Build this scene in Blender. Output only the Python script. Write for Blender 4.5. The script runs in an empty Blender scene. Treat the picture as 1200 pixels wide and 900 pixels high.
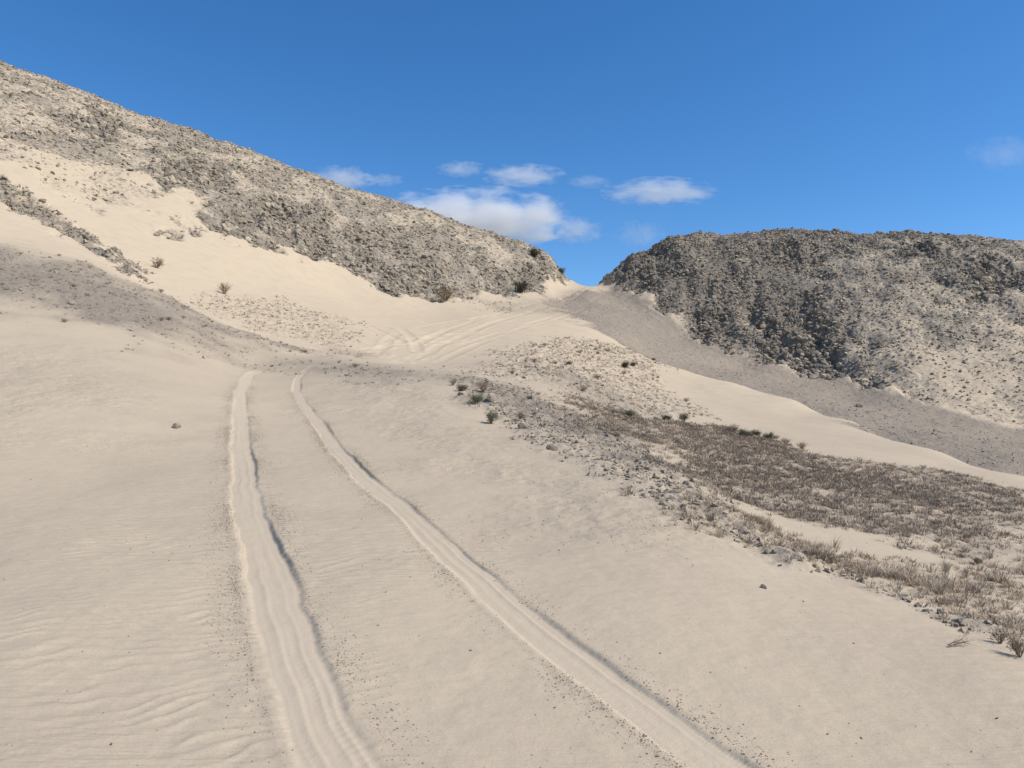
import bpy, math, random
import numpy as np
from math import radians as R
from mathutils import Vector

rng = np.random.default_rng(7)
random.seed(7)
SC = bpy.context.scene
COL = SC.collection

# ------------------------------------------------------------------ camera
F, HOR = 900.0, 500.0                      # focal length in photo pixels, row of the true horizon
PITCH = math.atan((HOR - 450.0) / F)
cam = bpy.data.cameras.new('camera'); camo = bpy.data.objects.new('camera', cam); COL.objects.link(camo)
cam.sensor_width = 36.0; cam.lens = 36.0 * F / 1200.0
cam.clip_start = 0.05; cam.clip_end = 20000
camo.rotation_euler = (math.pi / 2 + PITCH, 0, 0)
SC.camera = camo
CP, SP = math.cos(PITCH), math.sin(PITCH)

def ray(u, v):
    """direction through a photo pixel, world axes (camera at the origin, looking along +Y)"""
    x = (np.asarray(u, float) - 600) / F; y = (450 - np.asarray(v, float)) / F
    Y = CP - y * SP; Z = SP + y * CP
    return x / Y, Z / Y                    # X/Y and Z/Y

def pix(X, Y, Z):
    d = Y * CP + Z * SP; h = Z * CP - Y * SP
    return 600 + F * X / d, 450 - F * h / d

# ------------------------------------------------------------------ noise
def _h(ix, iy, s):
    a = (ix.astype(np.int64) * 374761393 + iy.astype(np.int64) * 668265263 + s * 1442695041) & 0xffffffff
    a = ((a ^ (a >> 13)) * 1274126177) & 0xffffffff
    a = ((a ^ (a >> 15)) * 2246822519) & 0xffffffff
    return (a ^ (a >> 16)).astype(np.float64) / 4294967295.0
_pr = np.random.default_rng(99)
_PT = _pr.permutation(4096).astype(np.int32); _ga = _pr.uniform(0, 2 * np.pi, 4096)
_GC = np.cos(_ga).astype(np.float32); _GS = np.sin(_ga).astype(np.float32)
def gn(x, y, s=0):
    """gradient noise"""
    x, y = np.broadcast_arrays(np.asarray(x, float), np.asarray(y, float))
    ix = np.floor(x); iy = np.floor(y); fx = (x - ix).astype(np.float32); fy = (y - iy).astype(np.float32)
    ix = ix.astype(np.int32); iy = iy.astype(np.int32)
    p0 = _PT[(iy + s * 131) & 4095]; p1 = _PT[(iy + 1 + s * 131) & 4095]
    def g(p, dx, dy):
        k = _PT[(ix + dx + p) & 4095]
        return _GC[k] * (fx - dx) + _GS[k] * (fy - dy)
    w = fx * fx * fx * (fx * (fx * 6 - 15) + 10); t = fy * fy * fy * (fy * (fy * 6 - 15) + 10)
    a = g(p0, 0, 0); b = g(p0, 1, 0); c = g(p1, 0, 1); d = g(p1, 1, 1)
    return 1.5 * ((a + (b - a) * w) * (1 - t) + (c + (d - c) * w) * t)
def fbm(x, y, s=0, o=4, gain=.5):
    r = 0; a = 1
    for i in range(o):
        r = r + a * gn(x, y, s + i * 17); x = x * 2.03 + 11.3; y = y * 2.03 - 7.1; a *= gain
    return r
def billow(x, y, s=0, o=4, gain=.5):
    r = 0; a = 1
    for i in range(o):
        r = r + a * (np.abs(gn(x, y, s + i * 17)) * 2 - .5); x = x * 2.1 + 3.3; y = y * 2.1 - 5.1; a *= gain
    return r
def worley(x, y, s=0):
    """nearest and second nearest distances, and the id of the nearest cell"""
    ix = np.floor(x); iy = np.floor(y)
    f1 = np.full(x.shape, 9.); f2 = np.full(x.shape, 9.); idn = np.zeros(x.shape)
    for dx in (-1, 0, 1):
        for dy in (-1, 0, 1):
            cx = ix + dx; cy = iy + dy
            d = np.hypot(cx + _h(cx, cy, s) - x, cy + _h(cx, cy, s + 5) - y)
            m = d < f1
            f2 = np.where(m, f1, np.minimum(f2, d)); idn = np.where(m, _h(cx, cy, s + 9), idn); f1 = np.where(m, d, f1)
    return f1, f2, idn
def sstep(a, b, x):
    t = np.clip((x - a) / (b - a), 0, 1); return t * t * (3 - 2 * t)

# ------------------------------------------------------------------ the lie of the land
# survey points: photo column, photo row, distance along the view
CT = []
def P(*a):
    for t in a: CT.append(t)
def slope_d(v): return 1719.0 / (v - 370.0)
# foreground sand slope
for u, vs in ((300, (900, 760, 640, 560, 500, 465)), (480, (900, 700, 560, 500, 465)), (660, (900, 740, 620, 560)),
              (840, (900, 800, 700)), (1010, (900, 780)), (1150, (900, 800)), (120, (900, 740, 640, 560)), (0, (900, 760, 660))):
    for v in vs: P((u, v, slope_d(v) * (1.0 + .16 * float(sstep(700, 470, v)))))
P((300, 440, 26), (300, 424, 29.5), (400, 440, 26), (400, 421, 30), (480, 436, 27), (520, 440, 25.5), (400, 416, 31.5), (480, 428, 30.5))
# bank and ridge on the left
P((0, 560, 9.6), (0, 500, 12.6), (0, 440, 17), (0, 390, 21), (0, 340, 25.5), (0, 300, 29.5), (0, 286, 31.5),
  (100, 480, 14.6), (100, 420, 20), (100, 360, 26), (100, 320, 31), (100, 307, 33), (200, 450, 19.5), (200, 400, 26), (200, 360, 31), (200, 347, 33.5),
  (300, 400, 31.5), (300, 391, 33.5),
  (-500, 800, 5), (-500, 600, 8.5), (-500, 420, 17), (-500, 220, 27), (-500, 160, 33),
  (-250, 500, 12.4), (-250, 330, 24), (-250, 230, 31.5))
# hidden hollow behind the ridge
P((0, 288, 36), (100, 311, 37), (200, 352, 37), (300, 397, 36.5), (400, 424, 34.5), (480, 434, 33.2), (-250, 236, 37))
# sand valley behind it, up to the foot of the left hill
P((0, 255, 44), (0, 222, 49), (100, 290, 44), (100, 268, 49), (200, 330, 44), (200, 300, 51), (300, 378, 41), (300, 345, 50), (300, 315, 58),
  (400, 408, 39), (400, 385, 46), (400, 355, 58), (400, 338, 66), (460, 422, 36.5), (500, 405, 44), (500, 380, 56), (500, 355, 71), (550, 400, 48), (560, 372, 64), (570, 352, 77),
  (620, 375, 66), (640, 356, 82), (690, 341, 93), (690, 336.5, 97), (650, 345, 90), (-250, 180, 45))
# left rocky hill
P((0, 150, 62), (0, 108, 73), (0, 83, 82), (100, 200, 62), (100, 155, 72), (100, 117, 84), (200, 240, 63), (200, 190, 75), (200, 152, 87),
  (300, 270, 67), (300, 220, 79), (300, 184, 90), (400, 290, 75), (400, 250, 84), (400, 222, 93), (500, 310, 81), (500, 280, 88), (500, 252, 96),
  (600, 325, 88), (600, 300, 93), (600, 282, 99), (640, 325, 93), (645, 300, 99), (660, 328, 97.5), (-250, 60, 68), (-250, -6, 90), (-700, -100, 80), (-700, 120, 45))
# middle mound and the dune running down to the right
P((540, 432, 29), (600, 441, 27.5), (660, 450, 27), (600, 420, 38), (600, 404, 46), (650, 432, 34), (650, 410, 45), (650, 394, 54), (700, 470, 25.5), (700, 440, 37), (700, 415, 48), (700, 394, 60),
  (750, 480, 28), (750, 445, 42), (750, 416, 56), (800, 480, 31), (800, 455, 42), (800, 433, 50), (860, 490, 31), (860, 465, 40), (860, 449, 46),
  (930, 505, 28.5), (930, 485, 36), (930, 468, 41), (1000, 522, 25.5), (1000, 505, 31.5), (1000, 494, 35.5), (1100, 545, 22.8), (1100, 529, 28.5), (1200, 572, 19), (1200, 559, 23), (1400, 610, 16.5), (1400, 600, 18.5))
# gully
P((640, 500, 17.5), (700, 500, 18.5), (700, 525, 13.4), (800, 515, 20), (800, 545, 14.6), (800, 575, 10.4), (800, 602, 7.8),
  (900, 525, 22), (900, 560, 15.5), (900, 600, 11), (900, 640, 7.6), (1000, 540, 20.5), (1000, 575, 15), (1000, 620, 10.6), (1000, 675, 6.6), (1100, 560, 19), (1100, 600, 13.3), (1100, 660, 8.8), (1100, 722, 5.4),
  (1200, 590, 16), (1200, 640, 11), (1200, 700, 7.4), (1200, 768, 4.5), (1450, 640, 13), (1450, 720, 7.5), (1450, 830, 4.2))
# hidden dip behind the dune, dark gravel slope, right hill
P((860, 458, 55), (930, 482, 49), (1000, 512, 42), (1100, 548, 35), (1200, 582, 29), (800, 436, 60), (760, 414, 66), (1400, 620, 25))
P((720, 365, 84), (740, 352, 91), (730, 385, 72), (800, 392, 82), (800, 415, 70), (870, 424, 76), (870, 440, 64), (940, 448, 69), (940, 462, 57), (1000, 462, 66), (1000, 485, 50), (1100, 482, 60), (1100, 510, 44), (1200, 497, 57), (1200, 535, 38),
  (1450, 530, 50), (1450, 560, 36))
P((800, 345, 89), (790, 294, 97), (780, 284, 101), (738, 318, 98.5), (738, 296, 102), (729, 323, 99), (722, 332, 99.3), (726, 314, 101.3), (733, 300, 103), (748, 289, 104.5), (850, 360, 85), (850, 300, 95), (850, 276, 103), (900, 380, 81), (900, 320, 91), (900, 274, 102),
  (950, 400, 77), (950, 330, 88), (950, 278, 100), (1000, 420, 72), (1000, 340, 84), (1000, 284, 97), (1080, 440, 67), (1080, 350, 80), (1080, 278, 96), (1200, 460, 62), (1200, 370, 75), (1200, 292, 92),
  (1450, 480, 57), (1450, 380, 69), (1450, 290, 88), (1900, 300, 85), (1900, 470, 52))
# the far sides
P((-700, 100, 150), (-250, 80, 140), (0, 170, 140), (200, 235, 140), (400, 300, 140), (600, 360, 140), (690, 352, 112), (690, 400, 140), (740, 350, 140), (900, 330, 140), (1100, 340, 140), (1300, 360, 140), (1900, 380, 140))
for u in (-700, 0, 400, 690, 1000, 1400, 1900): P((u, 470, 220), (u, 495, 500), (u, 499, 1600))

CT = np.array(CT, float)
W0 = 4.0
_rx, _rz = ray(CT[:, 0], CT[:, 1])
# distance along the optical axis -> world Y
_cy = CT[:, 2] / (CP + _rz * SP); CX = _cy * _rx; CZ = _cy * _rz; CY = _cy
Z0 = -1.92
def feat(X, Y): return 2.2 * X / (Y + W0), np.log(Y + W0)
def _k(r2): return .5 * r2 * np.log(r2 + 1e-12)
_a, _b = feat(CX, CY)
_A = _k((_a[:, None] - _a) ** 2 + (_b[:, None] - _b) ** 2)
n = len(_a)
_M = np.zeros((n + 3, n + 3)); _M[:n, :n] = _A + np.eye(n) * 6e-5
_M[:n, n] = 1; _M[:n, n + 1] = _a; _M[:n, n + 2] = _b; _M[n:, :n] = _M[:n, n:].T
_w = np.linalg.solve(_M, np.concatenate([(CZ - Z0) / (CY + W0), np.zeros(3)]))
def base_z(X, Y):
    X = np.asarray(X, float); Y = np.asarray(Y, float); sh = X.shape; X = X.ravel(); Y = Y.ravel()
    out = np.empty(len(X))
    for i in range(0, len(X), 20000):
        a, b = feat(X[i:i + 20000], Y[i:i + 20000])
        k = _k((a[:, None] - _a) ** 2 + (b[:, None] - _b) ** 2)
        out[i:i + 20000] = k @ _w[:n] + _w[n] + _w[n + 1] * a + _w[n + 2] * b
    return (out * (Y + W0) + Z0).reshape(sh)
_RY = np.geomspace(2.2, 190, 420)
def hit(u, v):
    """world X, Y where the ground lies under photo pixel (u, v)"""
    u = np.atleast_1d(np.asarray(u, float)); v = np.atleast_1d(np.asarray(v, float))
    rx, rz = ray(u, v)
    Yg = np.broadcast_to(_RY, (len(u), len(_RY)))
    z = base_z(Yg * rx[:, None], Yg)
    below = z >= Yg * rz[:, None]
    i = np.where(below.any(1), below.argmax(1), len(_RY) - 1); i = np.maximum(i, 1)
    lo, hi = _RY[i - 1].copy(), _RY[i].copy()
    for _ in range(8):
        m = (lo + hi) / 2; b = base_z(m * rx, m) >= m * rz
        hi = np.where(b, m, hi); lo = np.where(b, lo, m)
    return hi * rx, hi

# ------------------------------------------------------------------ ground cover map (outlines on the ground)
def poly(pts, far=()):
    px = np.array(pts, float); X, Y = hit(px[:, 0], px[:, 1])
    q = np.stack([X, Y], 1)
    if len(far): q = np.concatenate([q, np.array(far, float)])
    return q
def sdist(q, X, Y):
    """signed distance to the outline, positive inside"""
    d = np.full(X.shape, 1e9); ins = np.zeros(X.shape, bool); m = len(q)
    for i in range(m):
        x0, y0 = q[i]; x1, y1 = q[(i + 1) % m]
        ex, ey = x1 - x0, y1 - y0
        t = np.clip(((X - x0) * ex + (Y - y0) * ey) / (ex * ex + ey * ey + 1e-9), 0, 1)
        d = np.minimum(d, np.hypot(X - x0 - t * ex, Y - y0 - t * ey))
        c = ((y0 > Y) != (y1 > Y)) & (X < ex * (Y - y0) / (ey if abs(ey) > 1e-9 else 1e-9) + x0)
        ins ^= c
    return np.where(ins, d, -d)

L_HILL = poly([(-200, 110), (0, 188), (60, 214), (115, 248), (165, 240), (205, 222), (232, 240), (218, 258), (188, 276), (235, 277), (262, 276), (300, 286), (350, 296), (400, 312), (435, 338), (470, 346), (520, 350), (570, 343), (620, 344), (652, 337), (663, 331)],
              [(8, 104), (6, 122), (-60, 190), (-250, 190), (-250, 60)])
L_DARK = poly([(186, 275), (250, 278), (300, 287), (350, 297), (400, 313), (440, 341), (520, 351), (575, 344), (650, 338), (640, 320), (560, 300), (480, 272), (430, 262), (395, 252), (340, 238), (290, 215), (235, 180), (200, 180), (178, 194), (215, 214), (238, 235), (222, 256)])
L_SPARSE = poly([(-60, 200), (20, 245), (90, 275), (170, 290), (200, 262), (235, 225), (180, 190), (100, 180), (0, 165)])
LEDGES = [poly(p) for p in (
    [(862, 392), (880, 360), (915, 345), (955, 345), (985, 372), (988, 430), (945, 440), (905, 428), (875, 415)],
    [(800, 378), (815, 352), (850, 345), (870, 375), (860, 412), (825, 403)],
    [(870, 285), (900, 272), (955, 276), (975, 300), (940, 310), (890, 305)], [(1030, 285), (1080, 275), (1130, 285), (1100, 305), (1050, 300)],
    [(718, 330), (726, 305), (745, 290), (790, 284), (800, 310), (770, 335), (748, 340)], [(1100, 300), (1190, 296), (1200, 330), (1150, 345), (1110, 330)],
    [(965, 470), (950, 440), (985, 425), (1015, 440)],
    [(186, 275), (215, 262), (262, 246), (300, 238), (330, 248), (300, 262), (262, 275), (225, 278)], [(178, 196), (215, 180), (262, 192), (262, 218), (225, 232), (190, 214)],
    [(262, 288), (300, 270), (360, 275), (400, 300), (350, 297), (300, 288)], [(437, 340), (450, 305), (490, 295), (525, 315), (530, 345), (490, 350)],
    [(90, 135), (130, 125), (150, 145), (120, 165), (95, 158)], [(300, 232), (350, 232), (400, 258), (380, 272), (330, 260)], [(590, 332), (610, 310), (650, 312), (655, 336), (620, 342)],
    [(400, 300), (420, 275), (450, 280), (455, 315), (430, 330)])]
OUTCROP = poly([(-120, 160), (0, 204), (40, 228), (88, 266), (148, 306), (180, 332), (190, 341), (176, 337), (138, 316), (98, 290), (58, 268), (18, 240), (-120, 184)])
R_HILL = poly([(718, 334), (732, 341), (760, 352), (790, 376), (820, 402), (860, 414), (905, 428), (945, 440), (985, 437), (1030, 452), (1060, 462), (1120, 480), (1170, 492), (1230, 500), (1400, 520)],
              [(130, 60), (160, 190), (40, 190), (12, 112), (11.5, 101)])
R_DARK = poly([(714, 333), (760, 352), (790, 376), (830, 405), (860, 414), (905, 428), (945, 440), (1000, 436), (1010, 400), (980, 360), (985, 330), (960, 300), (1000, 284), (1080, 276), (1190, 290)], [(60, 120), (12, 112)])
G_SLOPE = poly([(640, 348), (690, 339), (716, 335), (736, 336), (764, 346), (794, 366), (824, 392), (862, 404), (908, 420), (945, 432), (985, 432), (1030, 450), (1120, 480), (1230, 505), (1450, 535)],
               [(30, 26), (14.5, 33.5), (15.5, 38), (13.5, 50), (9, 62), (6.2, 66), (5.5, 75), (3, 84)])
G_LEFT = poly([(-200, 262), (0, 289), (100, 310), (200, 350), (300, 394), (395, 414), (360, 408), (300, 408), (230, 404), (150, 392), (90, 372), (0, 360), (-200, 335)])
G_CREST_SHADE = poly([(300, 402), (400, 419), (480, 432), (530, 438), (548, 448), (520, 452), (420, 446), (330, 432), (250, 418)])  # crest gravel, with the grazing-light shade of the sand put into its colour
G_PASS = poly([(560, 356), (600, 348), (660, 343), (690, 339), (716, 336), (735, 350), (765, 385), (730, 385), (690, 372), (640, 368), (590, 366)])
G_BERM = poly([(524, 440), (560, 444), (610, 456), (680, 478), (760, 515), (830, 562), (800, 572), (740, 548), (680, 518), (630, 500), (590, 484), (550, 466)])
G_BAND = poly([(615, 428), (650, 432), (700, 450), (760, 478), (780, 490), (740, 488), (690, 470), (640, 448)])
DUNE = poly([(770, 430), (800, 440), (850, 455), (900, 464), (960, 484), (1010, 500), (1080, 526), (1150, 548), (1230, 570), (1180, 563), (1080, 545), (1000, 538), (940, 530), (900, 505), (850, 495), (815, 475), (775, 455)])
MOUND = poly([(560, 430), (590, 410), (640, 396), (700, 398), (760, 420), (790, 445), (820, 475), (850, 490), (790, 492), (730, 490), (700, 470), (640, 452), (560, 440)])
GULLY = poly([(640, 466), (690, 472), (730, 486), (780, 492), (850, 500), (920, 522), (1000, 541), (1100, 555), (1230, 575), (1230, 600), (1230, 655), (1130, 655), (1000, 634), (900, 606), (850, 588), (780, 546), (710, 506)])
WEEDS = poly([(760, 560), (840, 590), (900, 615), (1000, 645), (1130, 662), (1240, 655), (1350, 700), (1350, 860), (1195, 775), (1100, 722), (1000, 672), (900, 640), (820, 605)])
BERM = poly([(524, 440), (560, 444), (610, 458), (660, 476), (720, 508), (800, 556), (870, 604), (930, 640), (1000, 672), (1100, 722), (1200, 772), (1190, 768), (1090, 722), (1000, 685), (900, 650), (820, 612), (700, 560), (630, 525), (580, 492), (545, 472)])
L_STONY = poly([(-120, 420), (0, 400), (60, 395), (140, 430), (190, 470), (120, 490), (60, 530), (0, 545), (-120, 560)])
MID_STONY = poly([(380, 450), (520, 450), (590, 500), (680, 560), (760, 600), (700, 620), (600, 590), (520, 540), (420, 500)])
B_STONY = poly([(230, 340), (270, 345), (330, 350), (400, 370), (430, 385), (410, 412), (330, 395), (260, 372), (215, 352)])

# wheel ruts: centre lines
def smooth_line(pts, step=.12):
    px = np.array(pts, float); X, Y = hit(px[:, 0], px[:, 1])
    wd = px[:, 2] if px.shape[1] > 2 else np.full(len(X), .4)
    q = np.stack([X, Y, wd], 1)
    for _ in range(3):
        r = [q[0]]
        for i in range(len(q) - 1): r += [q[i] * .75 + q[i + 1] * .25, q[i] * .25 + q[i + 1] * .75]
        q = np.array(r + [q[-1]])
    s = np.concatenate([[0], np.cumsum(np.hypot(*(np.diff(q[:, :2], axis=0).T)))])
    t = np.arange(0, s[-1], step)
    return np.stack([np.interp(t, s, q[:, k]) for k in range(3)], 1)
RUT_L = smooth_line([(322, 421), (296, 436), (281, 455), (281, 500), (287, 560), (297, 610), (312, 670), (328, 730), (351, 790), (380, 850), (408, 900), (470, 1020)])
RUT_R = smooth_line([(378, 423), (352, 438), (346, 454), (362, 480), (384, 512), (412, 545), (475, 600), (526, 648), (572, 692), (632, 745), (707, 796), (850, 897), (1010, 1005)])
def faint(pts): return smooth_line([(a, b) for a, b in pts], .3)
FAINT = [faint([(455, 420), (480, 405), (530, 385), (590, 366), (640, 353), (672, 343), (684, 337)]),
         faint([(495, 420), (520, 400), (560, 384), (610, 368), (655, 355), (682, 345), (694, 337)]),
         faint([(470, 424), (475, 410), (470, 398), (450, 390), (430, 380)]),
         faint([(440, 414), (450, 405), (490, 396), (550, 390), (640, 386), (700, 398)]),
         faint([(700, 340), (735, 352), (770, 372), (800, 392), (850, 418)]),
         faint([(706, 341), (745, 360), (790, 392), (860, 425), (950, 455)]),
         faint([(462, 421), (505, 393), (560, 371), (620, 356), (668, 345)]), faint([(482, 421), (540, 394), (600, 372), (650, 357), (680, 347)]),
         faint([(505, 422), (540, 404), (600, 386), (660, 366), (700, 349)]), faint([(515, 424), (570, 398), (640, 378), (690, 358), (708, 346)]),
         faint([(448, 416), (452, 400), (470, 388), (520, 378), (600, 369)]), faint([(490, 412), (486, 398), (470, 385)]), faint([(430, 410), (470, 404), (540, 399), (620, 394)]),
         faint([(640, 380), (690, 392), (730, 405), (770, 428)])]
def rut_coords(line, X, Y, reach):
    """signed lateral offset (right positive), distance along, half width; only near the line"""
    lo = line[:, :2].min(0) - reach; hi = line[:, :2].max(0) + reach
    idx = np.nonzero((X > lo[0]) & (X < hi[0]) & (Y > lo[1]) & (Y < hi[1]))[0]
    lat = np.full(X.shape, 99.); al = np.zeros(X.shape)
    T = np.gradient(line[:, :2], axis=0); T /= np.linalg.norm(T, axis=1)[:, None]
    st = np.arange(len(line)) * np.hypot(*(line[1, :2] - line[0, :2]))
    for i in range(0, len(idx), 20000):
        j = idx[i:i + 20000]
        d2 = (X[j, None] - line[:, 0]) ** 2 + (Y[j, None] - line[:, 1]) ** 2
        k = d2.argmin(1)
        dx = X[j] - line[k, 0]; dy = Y[j] - line[k, 1]
        sx = T[k, 0] * dx + T[k, 1] * dy
        L = dx * T[k, 1] - dy * T[k, 0]
        L = np.where(np.sqrt(d2[np.arange(len(j)), k]) > reach, 99., L)
        L = np.where((k == 0) | (k == len(line) - 1), np.where(np.abs(sx) > .2, 99., L), L)
        # lines are listed far to near: flip so that right of the picture is positive
        lat[j] = -L; al[j] = st[k] + sx
    return lat, al

# ------------------------------------------------------------------ masks
def masks(X, Y):
    n1 = fbm(X * .35, Y * .35, 3, 4); n2 = fbm(X * 1.3, Y * 1.3, 9, 3)
    n3 = fbm(X * .12, Y * .12, 21, 3)
    m = {}
    j = n1 * 1.6 + n2 * .5
    hl = sdist(L_HILL, X, Y) + j * .9; hr = sdist(R_HILL, X, Y) + j * .9
    sp = sstep(-2, 3, sdist(L_SPARSE, X, Y) + j * 1.2)
    oc = sstep(-.3, .6, sdist(OUTCROP, X, Y) + j * .7) * (.62 + .38 * sstep(-.3, .2, n2 + n1 * .5))
    m['lhill'] = sstep(-.6, .9, hl); m['rhill'] = sstep(-.5, .7, hr)
    dl_ = sstep(-3, 3.5, sdist(L_DARK, X, Y) + j * 2.0)
    dens_l = m['lhill'] * (.72 + .28 * dl_) * (1 - .45 * sp) * (.66 + .42 * sstep(-.4, .35, n3 * .8 + n1 * .8))
    dk = sstep(-5, 5, sdist(R_DARK, X, Y) + j * 2.6)
    lo_ = sstep(62, 52, Y - .55 * (X - 30)) * sstep(30, 36, X + n1 * 3)
    dens_r = m['rhill'] * (.78 + .22 * dk) * (.70 + .36 * sstep(-.45, .30, n3 * .8 + n1 * .8)) * (1 - .48 * sstep(27, 40, X + 4 * n1) * sstep(80, 66, Y))
    lg = np.full(X.shape, -99.)
    for q in LEDGES: lg = np.maximum(lg, sdist(q, X, Y))
    m['ledge'] = sstep(-1.6, 1.6, lg + j * 1.5) * np.maximum(m['lhill'], m['rhill'])
    dens_l = np.maximum(dens_l * .86, m['ledge'] * m['lhill']); dens_r = np.maximum(dens_r * .9, m['ledge'] * m['rhill'])
    m['rock'] = np.clip(np.maximum(np.maximum(dens_l, dens_r), oc), 0, 1)
    m['outcrop'] = oc; m['dark'] = np.clip(np.maximum(dk * m['rhill'] * .8, .35 * m['ledge'] * m['lhill'] + .8 * m['ledge'] * m['rhill']), 0, 1)
    g1 = sstep(-.5, .9, sdist(G_SLOPE, X, Y) + j * .9) * (1 - .6 * m['rhill'])
    g2 = sstep(-2.0, 2.6, sdist(G_LEFT, X, Y) + j * 1.1) * 1.0
    g3 = sstep(-1.2, 2.2, sdist(G_CREST_SHADE, X, Y) + n1) * .75  # smooth grey on the crest: partly gravel, partly painted shade
    m['gravel'] = np.clip(np.maximum(np.maximum(np.maximum(g1, g2 * 1.12), g3), .5 * sstep(-2.5, 3, sdist(G_PASS, X, Y) + j)), 0, 1)
    g4 = np.maximum(.72 * sstep(-.5, .8, sdist(G_BERM, X, Y) + j * .5), .42 * sstep(-1, 1.2, sdist(G_BAND, X, Y) + j * .6))
    m['gravel'] = np.maximum(m['gravel'] * (.97 + .16 * np.clip(n3 + .6 * n1, -.6, .4)), g4)
    m['gully'] = sstep(-.8, 1.3, sdist(GULLY, X, Y) + j * .8)
    m['weeds'] = sstep(-.3, .8, sdist(WEEDS, X, Y) + j * .5)
    m['mound'] = sstep(-1, 2, sdist(MOUND, X, Y) + j * .8)
    m['berm'] = sstep(-.15, .35, sdist(BERM, X, Y) + n2 * .25 + n1 * .2)
    m['dune'] = sstep(-.3, .6, sdist(DUNE, X, Y) + n1 * .2)
    m['bstony'] = sstep(-1, 2, sdist(B_STONY, X, Y) + j)
    m['stony'] = np.clip(np.maximum(sstep(-1, 1.4, sdist(L_STONY, X, Y) + j), sstep(-1, 1.4, sdist(MID_STONY, X, Y) + j * 1.2)), 0, 1)
    return m

def rock_relief(X, Y, rock, dark):
    """broken rock: tilted blocks on lumpy ground"""
    wx = X + fbm(X * .5, Y * .5, 61, 2) * .9; wy = Y + fbm(X * .5, Y * .5, 71, 2) * .9
    f1, f2, i1 = worley(wx * .5, wy * .36, 31)
    g1, g2, j1 = worley(wx * 1.25 + 5, wy * .95, 47)
    big = billow(X * .16, Y * .14, 55, 4, .55)
    z = (i1 - .35) * .42 * sstep(.0, .22, f2 - f1) + (j1 - .4) * .30 * sstep(0, .25, g2 - g1) + big * .5
    z = z + .9 * fbm(X * .13, Y * .05, 91, 3) + .2 * billow(X * .3, Y * .12, 95, 2)
    return (z - .75) * rock * (.75 + .25 * dark + 0.35 * M['ledge'] + .35 * M['ledge'] * billow(X * .4, Y * .4, 77, 3))

# ------------------------------------------------------------------ build the height field
NA, NB = 1300, 1150
aa = np.concatenate([np.linspace(-4, -.83, 60, endpoint=False), np.linspace(-.83, .83, NA), np.linspace(.83, 4, 61)[1:]])
WW = np.concatenate([np.geomspace(1.0, 6.2, 60, endpoint=False), np.geomspace(6.2, 118, NB), np.geomspace(118, 2600, 50)[1:]])
nx, ny = len(aa), len(WW)
GX = (WW[:, None] * aa[None, :]).ravel(); GY = np.repeat(WW - W0, nx)
# base height and masks on a coarser lattice, then resampled
ia = np.unique(np.concatenate([np.arange(0, nx, 3), [nx - 1]])); ib = np.unique(np.concatenate([np.arange(0, ny, 3), [ny - 1]]))
cX = (WW[ib][:, None] * aa[ia][None, :]); cY = np.repeat((WW[ib] - W0)[:, None], len(ia), 1)
fi = np.interp(np.arange(nx), ia, np.arange(len(ia))); fj = np.interp(np.arange(ny), ib, np.arange(len(ib)))
i0 = np.minimum(fi.astype(int), len(ia) - 2); tx = fi - i0; j0 = np.minimum(fj.astype(int), len(ib) - 2); ty = (fj - j0)[:, None]
def up(c):
    r = c[:, i0] * (1 - tx) + c[:, i0 + 1] * tx
    return (r[j0] * (1 - ty) + r[j0 + 1] * ty).ravel()
BZ = up(base_z(cX, cY))
cm = masks(cX.ravel(), cY.ravel())
M = {k: np.clip(up(v.reshape(cX.shape)), 0, 1) for k, v in cm.items()}

latL, alL = rut_coords(RUT_L, GX, GY, 1.3); latR, alR = rut_coords(RUT_R, GX, GY, 1.3)
rutmask = np.zeros(len(GX))
def rut_profile(lat, al, s, hw, depth):
    w = hw * (.94 + .15 * gn(al * .6, al * 0 + s, s) + .05 * gn(al * 2.7, al * 0 + s, s + 21))
    c = .05 * gn(al * .35, al * 0 + 3.3, s + 1) + .025 * gn(al * 1.7, al * 0, s + 2)
    x = (lat - c) / w
    ax = np.abs(x)
    ed = .05 * gn(al * 3, lat * 3, s + 8) + .022 * gn(al * 19, lat * 19, s + 9)
    inside = 1 - np.where(x > 0, sstep(.74, 1.06, ax + ed), sstep(.82, 1.04, ax + ed))
    z = -depth * inside * (1 + .25 * gn(al * .5, al * 0, s + 3))
    # low pressed ridges left by the tyres
    w1 = .30 + .1 * gn(al * .3, al * 0, s + 4); w2 = -.35 + .12 * gn(al * .25, al * 0 + 7, s + 5)
    z += inside * depth * (.42 * np.exp(-((x - w1) / .075) ** 2) * sstep(-.25, .3, gn(al * .22, al * 0, s + 6))
                           + .35 * np.exp(-((x - w2) / .09) ** 2) * sstep(-.3, .35, gn(al * .2, al * 0 + 5, s + 7))
                           + .34 * np.exp(-((x - w1 - .32) / .06) ** 2) * sstep(-.1, .4, gn(al * .3, al * 0 + 9, s + 10)))
    # fine streaks along the rut and the print of the tread where it is not smeared
    z += inside * (.0014 * gn(x * 5.5, al * .22 + s, s + 13) + .0016 * gn(x * 13, al * .5, s + 14))
    z += inside * .0010 * sstep(.1, .5, gn(al * .8, x * 1.6, s + 15)) * np.sin(2 * np.pi * (al / .055 + .35 * np.abs(x * 2)))
    z += inside * .0022 * fbm(al * 5, lat * 7, s + 16, 2)
    # pushed up shoulders
    bl = .12 + .40 * np.abs(gn(al * 2.2, al * 0, s + 11)) + .2 * np.abs(gn(al * 7, lat * 4, s + 12))
    z += np.where(x > 0, .45, 1.0) * depth * bl * np.exp(-((ax - 1.22) / .17) ** 2)
    return z, inside
HW_L, HW_R = .185, .146
zL, inL = rut_profile(latL, alL, 201, HW_L, .0145)
zR, inR = rut_profile(latR, alR, 301, HW_R, .0145)
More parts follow.
